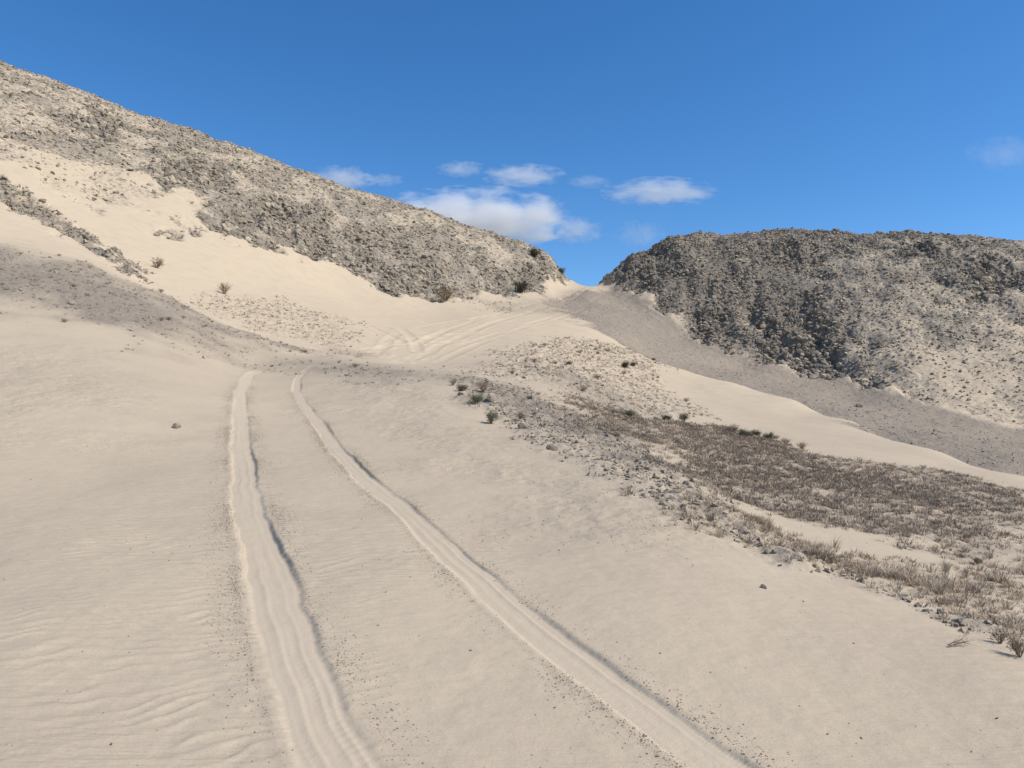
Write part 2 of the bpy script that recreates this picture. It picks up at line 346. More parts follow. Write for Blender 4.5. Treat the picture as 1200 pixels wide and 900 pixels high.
okL = np.abs(latL) < 90; okR = np.abs(latR) < 90
fadeL = sstep(.0, 3.0, alL); fadeR = sstep(.0, 3.0, alR)
DZ = np.zeros(len(GX))
DZ[okL] += (zL * fadeL)[okL]; DZ[okR] += (zR * fadeR)[okR]
inL = np.where(okL, inL * fadeL, 0); inR = np.where(okR, inR * fadeR, 0)
inside = np.maximum(inL, inR)
fmask = np.zeros(len(GX))
for q, ln in enumerate(FAINT):
    la, al = rut_coords(ln, GX, GY, 1.2)
    ok = np.abs(la) < 90
    pr = -.030 * (1 - sstep(.12, .34, np.abs(la))) + .020 * np.exp(-((np.abs(la) - .44) / .11) ** 2)
    br = sstep(-.45, .1, gn(al * .12, al * 0 + q, 411 + q))
    DZ[ok] += (pr * br)[ok]; fmask[ok] = np.maximum(fmask[ok], ((1 - sstep(.25, .6, np.abs(la))) * br)[ok])

soft = (1 - M['rock']) * (1 - inside)
near = sstep(40, 6, GY)
# sand: slow swells, hummocks in the rough places, wind ripples close by
DZ += soft * (.034 * fbm(GX * .4, GY * .25, 101, 2) + .006 * fbm(GX * 1.6, GY * 1.6, 111, 3))
rough = np.clip(.55 * M['gully'] + .8 * M['mound'] + .45 * M['weeds'] + .8 * M['berm'] + .55 * M['bstony'] + (.28 * M['stony']) + .35 * M['gravel'], 0, 1) * soft * (1 - M['dune'])
sc = .5 + .5 * sstep(5, 45, GY)
DZ += rough * (.16 * sc * fbm(GX * 1.1, GY * .9, 121, 4, .6) +   .04 * sc * billow(GX * 3.1, GY * 2.7, 131, 3, .6))
def ripples(X, Y):
    wx = fbm(X * .6, Y * .6, 141, 3); w2 = fbm(X * 2.3, Y * 2.3, 151, 2)
    ang = .22
    p = (Y * math.cos(ang) - X * math.sin(ang)) / .108 + 1.8 * wx + .75 * w2
    t = p - np.floor(p)
    saw = np.exp(-((t - .5) / .20) ** 2)
    q = (Y * math.cos(.05) - X * math.sin(.05)) / .052 + 1.1 * wx + .7 * w2
    return saw * (.35 + .65 * sstep(-.4, .4, gn(X * 1.3, Y * 2.0, 155))) + .16 * np.sin(2 * np.pi * q)
rip_l = sstep(.6, -1.4, GX + .1 * GY + .8 * fbm(GX * .5, GY * .5, 161, 2)) * sstep(14, 6, GY)
patch = .42 + .58 * sstep(-.25, .35, fbm(GX * .4, GY * .55, 171, 3))
rn = soft * rip_l * patch * (1 - rough)
DZ += rn * .0108 * (ripples(GX, GY) - .5)
DZ += soft * near * .0035 * fbm(GX * 6, GY * 9, 181, 3) 
# the berm along the gully stands a little proud
DZ += M['berm'] * .07 * (.5 + .8 * gn(GX * 1.1, GY * 1.1, 191)) * soft
RR = rock_relief(GX, GY, M['rock'], M['dark'])
RR = RR * sstep(150, 105, GY)
oc = M['outcrop']
DZ += RR * (1 - .1 * oc) + oc * (.75 + .9 * billow(GX * .5, GY * .5, 231, 4, .6)) * .5
GZ = BZ + DZ
GZ3 = GZ.reshape(ny, nx)

# normals of the whole field
gx3, gy3 = GX.reshape(ny, nx), GY.reshape(ny, nx)
du = np.stack([np.gradient(gx3, axis=1), np.gradient(gy3, axis=1), np.gradient(GZ3, axis=1)], -1)
dv = np.stack([np.gradient(gx3, axis=0), np.gradient(gy3, axis=0), np.gradient(GZ3, axis=0)], -1)
NN = np.cross(du, dv); NN /= np.linalg.norm(NN, axis=-1)[..., None]; NN = NN.reshape(-1, 3)

_lw = np.log(WW)
def surf(X, Y):
    """height of the finished ground"""
    X = np.asarray(X, float); Y = np.asarray(Y, float)
    w = Y + W0; a = X / w
    j = np.clip(np.searchsorted(WW, w) - 1, 0, ny - 2); i = np.clip(np.searchsorted(aa, a) - 1, 0, nx - 2)
    ty = np.clip((w - WW[j]) / (WW[j + 1] - WW[j]), 0, 1); tx = np.clip((a - aa[i]) / (aa[i + 1] - aa[i]), 0, 1)
    return (GZ3[j, i] * (1 - tx) + GZ3[j, i + 1] * tx) * (1 - ty) + (GZ3[j + 1, i] * (1 - tx) + GZ3[j + 1, i + 1] * tx) * ty
def vis_ratio(X, Y, Z):
    """is the point in the frame and in sight of the camera"""
    u, v = pix(X, Y, Z)
    ok = (Y > 1) & (u > -5) & (u < 1205) & (v > 0) & (v < 905)
    t = np.linspace(.15, .96, 40)[None, :]
    for s in range(0, len(X), 20000):
        e = slice(s, s + 20000)
        z = surf(X[e][:, None] * t, Y[e][:, None] * t)
        ok[e] &= ~(z > Z[e][:, None] * t + .03).any(1)
    return ok

# ------------------------------------------------------------------ materials
class NT:
    def __init__(s, name):
        s.m = bpy.data.materials.new(name); s.m.use_nodes = True; s.t = s.m.node_tree
        s.t.nodes.clear()
    def n(s, typ, **kw):
        nd = s.t.nodes.new(typ)
        for k, v in kw.items():
            if k.startswith('i_'): nd.inputs[k[2:].replace('_', ' ')].default_value = v
            else: setattr(nd, k, v)
        return nd
    def l(s, a, b): s.t.links.new(a, b)
    def math(s, op, a, b=None, c=None, clamp=False):
        nd = s.n('ShaderNodeMath', operation=op, use_clamp=clamp)
        for i, x in enumerate((a, b, c)):
            if x is None: continue
            if isinstance(x, (int, float)): nd.inputs[i].default_value = x
            else: s.l(x, nd.inputs[i])
        return nd.outputs[0]
    def mix(s, f, a, b, typ='MIX'):
        nd = s.n('ShaderNodeMix', data_type='RGBA', blend_type=typ)
        for sock, x in ((nd.inputs[0], f), (nd.inputs[6], a), (nd.inputs[7], b)):
            if isinstance(x, (int, float)): sock.default_value = x
            elif isinstance(x, tuple): sock.default_value = (*x, 1) if len(x) == 3 else x
            else: s.l(x, sock)
        return nd.outputs[2]
    def noise(s, co, scale, detail=4, rough=.55, dist=0, dims='3D'):
        nd = s.n('ShaderNodeTexNoise'); nd.inputs['Scale'].default_value = scale; nd.inputs['Detail'].default_value = detail
        nd.inputs['Roughness'].default_value = rough; nd.inputs['Distortion'].default_value = dist
        if co is not None: s.l(co, nd.inputs['Vector'])
        return nd.outputs['Fac']
    def ramp(s, f, a, b):
        nd = s.n('ShaderNodeMapRange', interpolation_type='SMOOTHSTEP'); s.l(f, nd.inputs[0])
        nd.inputs[1].default_value = a; nd.inputs[2].default_value = b
        return nd.outputs[0]
    def attr(s, name):
        nd = s.n('ShaderNodeAttribute', attribute_name=name); return nd
    def out(s, col, rough=.95, bump=None, spec=.15):
        b = s.n('ShaderNodeBsdfPrincipled'); o = s.n('ShaderNodeOutputMaterial')
        if isinstance(col, tuple): b.inputs['Base Color'].default_value = (*col, 1)
        else: s.l(col, b.inputs['Base Color'])
        b.inputs['Roughness'].default_value = rough; b.inputs['Specular IOR Level'].default_value = spec
        if bump is not None: s.l(bump, b.inputs['Normal'])
        s.l(b.outputs[0], o.inputs['Surface']); return s.m

SAND = (.510, .414, .294); SAND2 = (.568, .452, .312); SAND3 = (.462, .374, .268)
GRAV = (.205, .170, .135); ROCKC = (.28, .235, .182); ROCKD = (.198, .166, .130)

def ground_material():
    t = NT('desert_ground')
    co = t.n('ShaderNodeNewGeometry').outputs['Position']
    A = t.attr('cover_a'); B = t.attr('cover_b'); sa = t.n('ShaderNodeSeparateColor'); sb = t.n('ShaderNodeSeparateColor')
    t.l(A.outputs['Color'], sa.inputs[0]); t.l(B.outputs['Color'], sb.inputs[0])
    rock, grav, rough = sa.outputs[0], sa.outputs[1], sa.outputs[2]
    gully, dark, pack = sb.outputs[0], sb.outputs[1], sb.outputs[2]
    big = t.noise(co, .12, 4, .6); mid = t.noise(co, 1.1, 5, .62); fine = t.noise(co, 13, 5, .7); grain = t.noise(co, 90, 3, .7); vf = t.noise(co, 420, 2, .7)
    lump = t.noise(co, 3.4, 4, .7)
    yel = t.attr('warm').outputs['Fac']
    c = t.mix(t.ramp(big, .35, .68), SAND, SAND3)
    c = t.mix(t.math('MULTIPLY', yel, 1.0), c, SAND2)
    c = t.mix(t.math('MULTIPLY', t.ramp(mid, .42, .72), .32), c, (.41, .33, .25))
    c = t.mix(t.math('MULTIPLY', t.ramp(grain, .45, .72), .34), c, (.30, .24, .19))
    c = t.mix(t.math('MULTIPLY', t.ramp(vf, .5, .72), .26), c, (.27, .22, .18))
    # pressed, fine sand in the ruts
    c = t.mix(t.math('MULTIPLY', pack, .5), c, (.545, .445, .325))
    # stony litter
    st = t.math('MULTIPLY', rough, t.ramp(t.math('ADD', t.math('MULTIPLY', lump, .5), t.math('MULTIPLY', fine, .5)), .43, .58))
    c = t.mix(t.math('MULTIPLY', st, .55), c, (.30, .245, .19))
    gl = t.math('MULTIPLY', gully, t.ramp(t.math('ADD', t.math('MULTIPLY', lump, .45), t.math('MULTIPLY', mid, .55)), .38, .56))
    c = t.mix(t.math('MULTIPLY', gl, .7), c, (.275, .222, .170))
    # dark gravel lag, plus the shade painted in along the foreground crest
    g = t.math('MULTIPLY', grav, t.math('ADD', .48, t.math('MULTIPLY', t.ramp(t.math('ADD', t.math('MULTIPLY', fine, .6), t.math('MULTIPLY', lump, .4)), .38, .58), .52)))
    gc = t.mix(t.ramp(lump, .35, .7), GRAV, (.265, .225, .185))
    c = t.mix(g, c, gc)
    # rock with sand lying in the cracks
    rn = t.noise(co, .8, 6, .7); rf = t.noise(co, 3.2, 5, .75)
    rc = t.mix(t.ramp(rn, .35, .7), ROCKC, (.34, .285, .22))
    rc = t.mix(dark, rc, t.mix(t.ramp(rn, .35, .7), ROCKD, (.25, .210, .165)))
    rc = t.mix(t.math('MULTIPLY', t.ramp(rf, .45, .7), .45), rc, (.085, .078, .07))
    lod = t.attr('bare').outputs['Fac']
    c = t.mix(t.ramp(t.math('ADD', lod, t.math('MULTIPLY', t.math('SUBTRACT', rf, .5), 1.5)), .33, .60), c, rc)
    # relief too fine for the mesh
    h = t.math('ADD', t.math('MULTIPLY', fine, .016), t.math('MULTIPLY', grain, .0034))
    h = t.math('ADD', h, t.math('MULTIPLY', vf, .0007))
    hr = t.math('ADD', t.math('MULTIPLY', rf, .20), t.math('MULTIPLY', t.noise(co, 1.6, 4, .6), .25))
    h2 = t.math('ADD', t.math('MULTIPLY', h, t.math('ADD', .30, t.math('MULTIPLY', t.math('ADD', rough, grav), 1.6))), t.math('MULTIPLY', t.math('MULTIPLY', hr, rock), .6))
    # faint wind ripples
    mp = t.n('ShaderNodeMapping'); t.l(co, mp.inputs['Vector']); mp.inputs['Scale'].default_value = (1.2, 12.5, 3); mp.inputs['Rotation'].default_value = (0, 0, R(-7))
    rip = t.math('ADD', t.math('MULTIPLY', t.noise(mp.outputs[0], 1.0, 2, .5, .6), .6), t.math('MULTIPLY', t.noise(mp.outputs[0], 2.2, 2, .5, .5), .5))
    h2 = t.math('ADD', h2, t.math('MULTIPLY', t.math('MULTIPLY', rip, t.attr('wind').outputs['Fac']), .030))
    bp = t.n('ShaderNodeBump'); bp.inputs['Strength'].default_value = 1.0; bp.inputs['Distance'].default_value = 1.0
    t.l(h2, bp.inputs['Height'])
    return t.out(c, .97, bp.outputs[0], .08)

def rock_material(name, c0, c1, dust, dustf):
    t = NT(name)
    g = t.n('ShaderNodeNewGeometry'); co = g.outputs['Position']
    tint = t.attr('tint').outputs['Fac']
    n1 = t.noise(co, 2.2, 5, .65); n2 = t.noise(co, 14, 5, .7)
    c = t.mix(t.ramp(t.math('ADD', t.math('MULTIPLY', n1, .5), t.math('MULTIPLY', tint, .5)), .22, .78), c0, c1)
    c = t.mix(t.math('MULTIPLY', t.ramp(n2, .45, .72), .4), c, tuple(x * .5 for x in c0))
    nz = t.n('ShaderNodeSeparateXYZ'); t.l(g.outputs['Normal'], nz.inputs[0])
    up_ = t.math('MULTIPLY', t.ramp(t.math('ADD', nz.outputs[2], t.math('MULTIPLY', t.math('SUBTRACT', n1, .5), .8)), .55, .95), dustf)
    c = t.mix(up_, c, dust)
    bp = t.n('ShaderNodeBump'); bp.inputs['Distance'].default_value = .05; t.l(t.math('ADD', n1, t.math('MULTIPLY', n2, .4)), bp.inputs['Height'])
    return t.out(c, .92, bp.outputs[0], .15)
def leaf_material(name, c0, c1):
    t = NT(name)
    tint = t.attr('tint').outputs['Fac']
    oi = t.n('ShaderNodeObjectInfo').outputs['Random']
    c = t.mix(tint, c0, c1)
    hs = t.n('ShaderNodeHueSaturation'); t.l(c, hs.inputs['Color']); t.l(t.math('ADD', .8, t.math('MULTIPLY', oi, .4)), hs.inputs['Value'])
    return t.out(hs.outputs[0], .85, None, .15)
MG = ground_material()
MRL = rock_material('weathered_rock', (.245, .206, .160), (.47, .385, .280), (.52, .42, .295), .6)
MRD = rock_material('dark_rock', (.185, .155, .122), (.35, .288, .216), (.44, .352, .255), .5)
MST = rock_material('pale_stone', (.21, .176, .138), (.48, .40, .31), (.50, .41, .30), .35)
MCL = rock_material('sand_clod', (.18, .146, .113), (.32, .258, .19), (.44, .355, .255), .4)
MGREEN = leaf_material('green_leaves', (.105, .104, .060), (.215, .200, .125))
MDARK = leaf_material('dark_leaves', (.060, .057, .038), (.130, .116, .075))
MDRY = leaf_material('dry_twigs', (.17, .118, .075), (.30, .22, .145))
MSTRAW = leaf_material('dry_grass', (.33, .25, .175), (.56, .45, .32))
MWEED = leaf_material('brown_weeds', (.19, .150, .113), (.43, .345, .26))
MTWIG = leaf_material('grey_twigs', (.09, .070, .052), (.17, .135, .10))

# ------------------------------------------------------------------ object helpers
def tag(o, label=None, cat=None, group=None, kind=None):
    if label: o['label'] = label
    if cat: o['category'] = cat
    if group: o['group'] = group
    if kind: o['kind'] = kind
    return o
def link(name, me, parent=None, mat=None):
    o = bpy.data.objects.new(name, me); COL.objects.link(o)
    if parent is not None: o.parent = parent
    if mat is not None and me is not None and not me.materials: me.materials.append(mat)
    return o
def mesh_np(name, V, Fc, mat, tint=None, smooth=False):
    """V (n,3); Fc (m,3) or (m,4)"""
    me = bpy.data.meshes.new(name)
    V = np.asarray(V, np.float32); Fc = np.asarray(Fc, np.int32); m, k = Fc.shape
    me.vertices.add(len(V)); me.vertices.foreach_set('co', V.ravel())
    me.loops.add(m * k); me.loops.foreach_set('vertex_index', Fc.ravel())
    me.polygons.add(m); me.polygons.foreach_set('loop_start', np.arange(0, m * k, k, dtype=np.int32))
    me.polygons.foreach_set('use_smooth', np.full(m, smooth))
    if tint is not None:
        a = me.attributes.new('tint', 'FLOAT', 'POINT'); a.data.foreach_set('value', np.asarray(tint, np.float32))
    me.materials.append(mat); me.update(calc_edges=True)
    return me

# ------------------------------------------------------------------ ground pieces
ATT_A = np.stack([M['rock'], M['gravel'], rough, np.ones(len(GX))], 1)
ATT_B = np.stack([M['gully'] * (1 - M['dune']), M['dark'], inside, np.ones(len(GX))], 1)
warm = sstep(30, 44, GY) * .75 + .25 * M['weeds']
wind = soft * (1 - rough) * np.clip(.25 + .75 * sstep(-.2, .4, fbm(GX * .2, GY * .3, 251, 2)), 0, 1) * sstep(45, 8, GY)
bare = M['rock'] * (.74 + .30 * sstep(-.3, .45, RR + .75 + .5 * gn(GX * .9, GY * .9, 261)))
I = np.arange(nx * ny).reshape(ny, nx)
QF = np.stack([I[:-1, :-1], I[:-1, 1:], I[1:, 1:], I[1:, :-1]], -1).reshape(-1, 4)
def facemean(a): return a[QF].mean(1)
cls = np.zeros(len(QF), int)
fl, fr = facemean(M['lhill']), facemean(M['rhill'])
fd = facemean(M['dune']); fg = facemean(M['gravel'])
cx_ = facemean(GX)
cls[fd > .5] = 5
cls[(fl > .5)] = 1; cls[fr > .5] = 2
cls[facemean(inL) > .35] = 3; cls[facemean(inR) > .35] = 4
def ground_piece(k, name, label, cat):
    q = QF[cls == k]; ids, inv = np.unique(q, return_inverse=True); q = inv.reshape(-1, 4)
    me = mesh_np(name, np.stack([GX[ids], GY[ids], GZ[ids]], 1), q, MG, None, True)
    for nm, A in (('cover_a', ATT_A), ('cover_b', ATT_B)):
        a = me.attributes.new(nm, 'FLOAT_COLOR', 'POINT'); a.data.foreach_set('color', A[ids].astype(np.float32).ravel())
    for nm, A in (('warm', warm), ('wind', wind), ('bare', bare)):
        a = me.attributes.new(nm, 'FLOAT', 'POINT'); a.data.foreach_set('value', A[ids].astype(np.float32))
    me.normals_split_custom_set_from_vertices(NN[ids].astype(np.float32))
    return tag(link(name, me), label, cat, None, 'structure')
ground_piece(0, 'ground', 'pale sandy desert slope rising from the camera to the pass between two rocky hills', 'ground')
ground_piece(1, 'hill', 'tall tan rocky hill with a straight sloping skyline left of the pass', 'hill')
ground_piece(2, 'hill', 'darker grey rocky hill with a flat humped top right of the pass', 'hill')
ground_piece(3, 'track', 'wide smooth wheel rut of the left tyre curving up the sand slope', 'track')
ground_piece(4, 'track', 'wheel rut of the right tyre with tread ridges running diagonally up the sand slope', 'track')
ground_piece(5, 'dune', 'smooth bright sand dune with a curved crest between the brown gully and the grey gravel slope', 'dune')

# ------------------------------------------------------------------ rocks
import bmesh
def rock_shape(seed, npts=13, flat=.7):
    r = np.random.default_rng(seed)
    p = r.normal(size=(npts, 3)); p /= np.linalg.norm(p, axis=1)[:, None]
    p *= r.uniform(.72, 1.0, (npts, 1)); p *= np.array([1.0, r.uniform(.65, .95), r.uniform(flat * .75, flat * 1.2)])
    bm = bmesh.new()
    for c in p: bm.verts.new(c)
    res = bmesh.ops.convex_hull(bm, input=list(bm.verts))
    bmesh.ops.delete(bm, geom=[e for e in res['geom_unused'] if isinstance(e, bmesh.types.BMVert)], context='VERTS')
    bmesh.ops.triangulate(bm, faces=list(bm.faces)); bm.verts.index_update()
    V = np.array([v.co[:] for v in bm.verts]); Fc = np.array([[v.index for v in f.verts] for f in bm.faces]); bm.free()
    return V, Fc
SHAPES = [rock_shape(100 + i, int(rng.integers(9, 13))) for i in range(28)]
TINY = [rock_shape(500 + i, 7, .7) for i in range(14)]
FINE = [rock_shape(300 + i, 42, .75) for i in range(12)]
def euler_m(r):
    a, b, c = r[:, 0], r[:, 1], r[:, 2]; z = np.zeros_like(a); o = z + 1
    Rx = np.stack([o, z, z, z, np.cos(a), -np.sin(a), z, np.sin(a), np.cos(a)], 1).reshape(-1, 3, 3)
    Ry = np.stack([np.cos(b), z, np.sin(b), z, o, z, -np.sin(b), z, np.cos(b)], 1).reshape(-1, 3, 3)
    Rz = np.stack([np.cos(c), -np.sin(c), z, np.sin(c), np.cos(c), z, z, z, o], 1).reshape(-1, 3, 3)
    return Rz @ Ry @ Rx
def merged(name, shapes, X, Y, Z, S, rot, mat, tint):
    """many small pieces nobody could count, as one mesh"""
    k = rng.integers(0, len(shapes), len(X)); m = euler_m(rot)
    Vs, Fs, Ts, off = [], [], [], 0
    for s, (V, Fc) in enumerate(shapes):
        j = np.nonzero(k == s)[0]
        if not len(j): continue
        v = np.einsum('nij,vj->nvi', m[j] * S[j][:, None, None], V) + np.stack([X[j], Y[j], Z[j]], 1)[:, None, :]
        Vs.append(v.reshape(-1, 3)); Ts.append(np.repeat(tint[j], len(V)))
        Fs.append((Fc[None] + (np.arange(len(j)) * len(V))[:, None, None] + off).reshape(-1, 3)); off += len(j) * len(V)
    return mesh_np(name, np.concatenate(Vs), np.concatenate(Fs), mat, np.concatenate(Ts))
AREA = np.linalg.norm(np.cross(du, dv).reshape(-1, 3), axis=1)
inwedge = (np.abs(GX) < (GY + 4) * .76) & (GY > 2.5) & (GY < 112)
def scatter(weight, count, jit=True):
    w = np.where(inwedge, np.clip(weight, 0, None) * AREA, 0); w /= w.sum()
    i = rng.choice(len(GX), count, p=w)
    X = GX[i] + rng.uniform(-.5, .5, count) * .05 * (1 + GY[i] * .03); Y = GY[i] + rng.uniform(-.5, .5, count) * .02 * GY[i]
    return X, Y, surf(X, Y), i
def rand_rot(n, tilt=.5): return np.stack([rng.normal(0, tilt, n), rng.normal(0, tilt, n), rng.uniform(0, 6.28, n)], 1)
vars_l = [mesh_np('boulder', V, Fc, MRL, rng.uniform(0, 1) * np.ones(len(V))) for V, Fc in FINE]
vars_r = [mesh_np('boulder', V, Fc, MRD, rng.uniform(0, 1) * np.ones(len(V))) for V, Fc in FINE]

def hill_rocks(dens, count, singles, smin, smax, mat, variants, label, group, stuffname, stufflabel):
    clump = .55 + .8 * sstep(-.35, .45, fbm(GX * .45, GY * .4, 601, 3))
    X, Y, Z, i = scatter(dens * clump, count)
    S = smin * (smax / smin) ** (rng.uniform(0, 1, count) ** 2.1)
    S *= (.62 + .45 * M['rock'][i]) * (1 + .18 * M['ledge'][i])
    rot = rand_rot(count, .45)
    rot[:, 2] = np.where(rng.uniform(size=count) < .6, rng.normal(.75, .45, count), rot[:, 2])
    Z = Z + S * rng.uniform(-.28, .28, count)
    ok = vis_ratio(X, Y, Z + S * .5)
    size = np.where(ok, S / Y, 0); top = np.argsort(-size)[:singles]
    rest = np.ones(count, bool); rest[top] = False
    o = link(stuffname, merged(stuffname, SHAPES, X[rest], Y[rest], Z[rest], S[rest], rot[rest], mat, rng.uniform(0, 1, rest.sum()) * (1 - .5 * M['ledge'][i[rest]])))
    tag(o, stufflabel, 'rubble', None, 'stuff')
    for q, t in enumerate(top):
        b = link('boulder', variants[q % len(variants)])
        b.location = (X[t], Y[t], Z[t]); b.scale = (S[t],) * 3; b.rotation_euler = rot[t]
        tag(b, label, 'boulder', group)
dl = M['lhill'] * M['rock'] ** 1.5
hill_rocks(dl * (1 - M['outcrop']), 50000, 130, .07, .42, MRL, vars_l, 'angular tan grey boulder among the rocks covering the tall hill left of the pass', 'boulders on the left hill',
           'rubble', 'loose grey and tan rubble covering the tall hill left of the pass')
hill_rocks(M['rhill'] * (.15 + M['dark']) * M['rock'] ** 1.5, 36000, 100, .07, .36, MRD, vars_r, 'angular dark grey boulder on the dark end of the flat topped hill at right', 'boulders on the dark end of the right hill',
           'rubble', 'loose dark grey rubble covering the dark end of the flat topped hill right of the pass')
hill_rocks(M['rhill'] * (1 - M['dark']) * M['rock'] ** 1.5, 30000, 60, .06, .36, MRL, vars_l, 'angular tan grey boulder on the paler part of the flat topped hill at the right', 'boulders on the pale part of the right hill',
           'rubble', 'loose tan grey rubble over the paler sandy part of the flat topped hill right of the pass')
hill_rocks(M['outcrop'], 3400, 36, .05, .28, MRL, vars_l, 'jagged grey rock in the narrow rock band descending across the sand at the left', 'rocks of the narrow band',
           'rubble', 'broken stones filling the narrow rock band that descends across the sand at the left')

# ------------------------------------------------------------------ gravel, clods and single stones
def pebbles(name, label, weight, count, smin, smax, mat, pw=2.5, sink=.2, shapes=None):
    X, Y, Z, i = scatter(weight, count)
    S = smin * (smax / smin) ** (rng.uniform(0, 1, count) ** pw) 
    rot = rand_rot(count, .6)
    o = link(name, merged(name, shapes or SHAPES, X, Y, Z + S * sink, S, rot, mat, rng.uniform(0, 1, count)))
    return tag(o, label, 'gravel', None, 'stuff')
def edge_w(lat, al, ok, hw, s, side):
    x = lat * side
    w = np.where(ok, np.exp(-((x - hw * 1.20) / (hw * .15)) ** 2) + .3 * np.exp(-((x - hw * 1.7) / (hw * .45)) ** 2), 0)
    return w * (.14 + sstep(-.35, .5, gn(al * .45, al * 0 + s, s) + .35 * gn(al * 2.3, lat * 3, s + 1))) * sstep(30, 15, GY)
ew = edge_w(latL, alL, okL, HW_L, 701, 1) + 1.1 * edge_w(latL, alL, okL, HW_L * 1.05, 711, -1) + .8 * edge_w(latR, alR, okR, HW_R * .86, 721, 1) + 1.1 * edge_w(latR, alR, okR, HW_R * .95, 731, -1)
ew *= (1 - inside)
pebbles('clods', 'small dark sand crumbs thrown up along both wheel ruts', ew, 36000, .0028, .0092, MCL, 2.0, .05, TINY)
invd = 1 / (GY + 2) ** 1.3
pebbles('pebbles', 'tiny dark pebbles strewn thinly over the open sand slope', (soft * (.06 + M['stony'] * 1.8 + .3 * M['berm'] + .25 * sstep(.1, .6, fbm(GX * .5, GY * .5, 741, 3)))) * sstep(38, 25, GY) * invd, 15000, .003, .012, MCL, 3.0, .25, TINY)
pebbles('gravel', 'pale stones and grit along the edge of the gully', M['berm'] * (1 - M['rock']) * sstep(40, 20, GY) / (GY + 3) * (.3 + sstep(-.2, .4, gn(GX * .9, GY * .9, 751))), 9000, .008, .06, MST, 2.8, .2, TINY + SHAPES[:14])
pebbles('gravel', 'grey brown rocks littering the low mound before the pass', (M['mound'] * (1 - M['dune'])) * sstep(70, 55, GY), 4200, .02, .12, MRL, 2.8, .05, TINY + SHAPES[:14])
pebbles('gravel', 'grey stones scattered over the dark shoulder and slopes', np.maximum(M['gravel'] * np.where(GX < 0, .35, .9), M['bstony']) * (1 - M['rock']) * (GY > 18) / (GY + 10), 12000, .02, .12, MRL, 3.0, .15, TINY + SHAPES[:14])

sv = [mesh_np('stone', V, Fc, MST, rng.uniform(.2, 1) * np.ones(len(V))) for V, Fc in FINE]
sd = [mesh_np('stone', V, Fc, MRL, rng.uniform(0, .5) * np.ones(len(V))) for V, Fc in FINE]
def stone(u, v, wpx, label, variants, k, group=None, name='stone', rz=None):
    X, Y = hit([u], [v]); X, Y = float(X[0]), float(Y[0]); s = wpx * Y / F * .55
    o = link(name, variants[k % len(variants)]); o.location = (X, Y, float(surf(X, Y)) + s * .22); o.scale = (s, s, s)
    o.rotation_euler = (rng.normal(0, .3), rng.normal(0, .3), rng.uniform(0, 6.28) if rz is None else rz)
    return tag(o, label, 'stone', group)
stone(207, 500, 13, 'single pale stone lying alone on the smooth sand left of both wheel ruts', sv, 0)
stone(895, 685, 9, 'bright white pointed stone lying out on the sand below the gully edge', sv, 3)
stone(647, 529, 15, 'blue grey stone at the foot of the stony gully edge, beside the open sand', sd, 5)
stone(614, 504, 18, 'large grey stone with a dark underside among the rubble at the gully edge', sd, 2)
stone(900, 651, 10, 'white rock chip beside a dark twig at the gully edge', sv, 6)
stone(853, 620, 9, 'pale rock at the tip of a stony patch where weeds begin', sv, 8)
stone(576, 472, 16, 'pale slab leaning between the small green bushes on the stony edge', sv, 9)
stone(540, 465, 11, 'dark flat stone at the sand side of the small green bushes', sd, 7)
stone(84, 356, 9, 'dark pointed rock on the grey shoulder at the far left', sd, 4)
stone(552, 762, 4, 'small dark pebble lying against the left edge of the right wheel rut', sd, 1)
stone(1007, 478, 9, 'lone dark rock on the grey gravel slope behind the dune', sd, 10)
# more stones along the edge of the gully
X, Y, Z, i = scatter(M['berm'] * sstep(34, 20, GY) / (GY + 2), 260)
ok = vis_ratio(X, Y, Z + .05); kk = 0
for t in np.nonzero(ok)[0][:120]:
    s = float(.02 * (4.2 ** (rng.uniform() ** 1.6))) * (0.75 + .02 * Y[t])
    o = link('stone', (sv if rng.uniform() < .7 else sd)[kk % 12]); kk += 1
    o.location = (X[t], Y[t], Z[t] + s * .2); o.scale = (s, s, s); o.rotation_euler = rand_rot(1, .4)[0]
    tag(o, 'small pale grey stone in the strip of rubble along the gully edge', 'stone', 'stones along the gully edge')

# ------------------------------------------------------------------ plants
def blades(r, nb, h, spread, w, droop=.5, seg=3, base=.12, tint=(0, 1), lean=(0, 0)):
    """thin tapering stems rising from one foot; returns V, F(quads), T"""
    V, Fc, T = [], [], []
    for _ in range(nb):
        az = r.uniform(0, 6.283); out_ = r.uniform(.1, 1) ** .7 * spread; hh = h * r.uniform(.5, 1)
        b0 = np.array([math.cos(az), math.sin(az), 0]) * r.uniform(0, base) * spread
        side = np.array([-math.sin(az + r.normal(0, .8)), math.cos(az), 0]); tn = r.uniform(*tint)
        i0 = len(V)
        for k in range(seg + 1):
            f = k / seg
            p = b0 + np.array([math.cos(az) * out_ * f ** 1.3 + lean[0] * f * f * hh, math.sin(az) * out_ * f ** 1.3 + lean[1] * f * f * hh, hh * (f - droop * .5 * f * f)])
            ww = w * (1 - .8 * f)
            V += [p - side * ww, p + side * ww]; T += [tn, tn]
        for k in range(seg): a = i0 + 2 * k; Fc.append((a, a + 1, a + 3, a + 2))
    return V, Fc, T
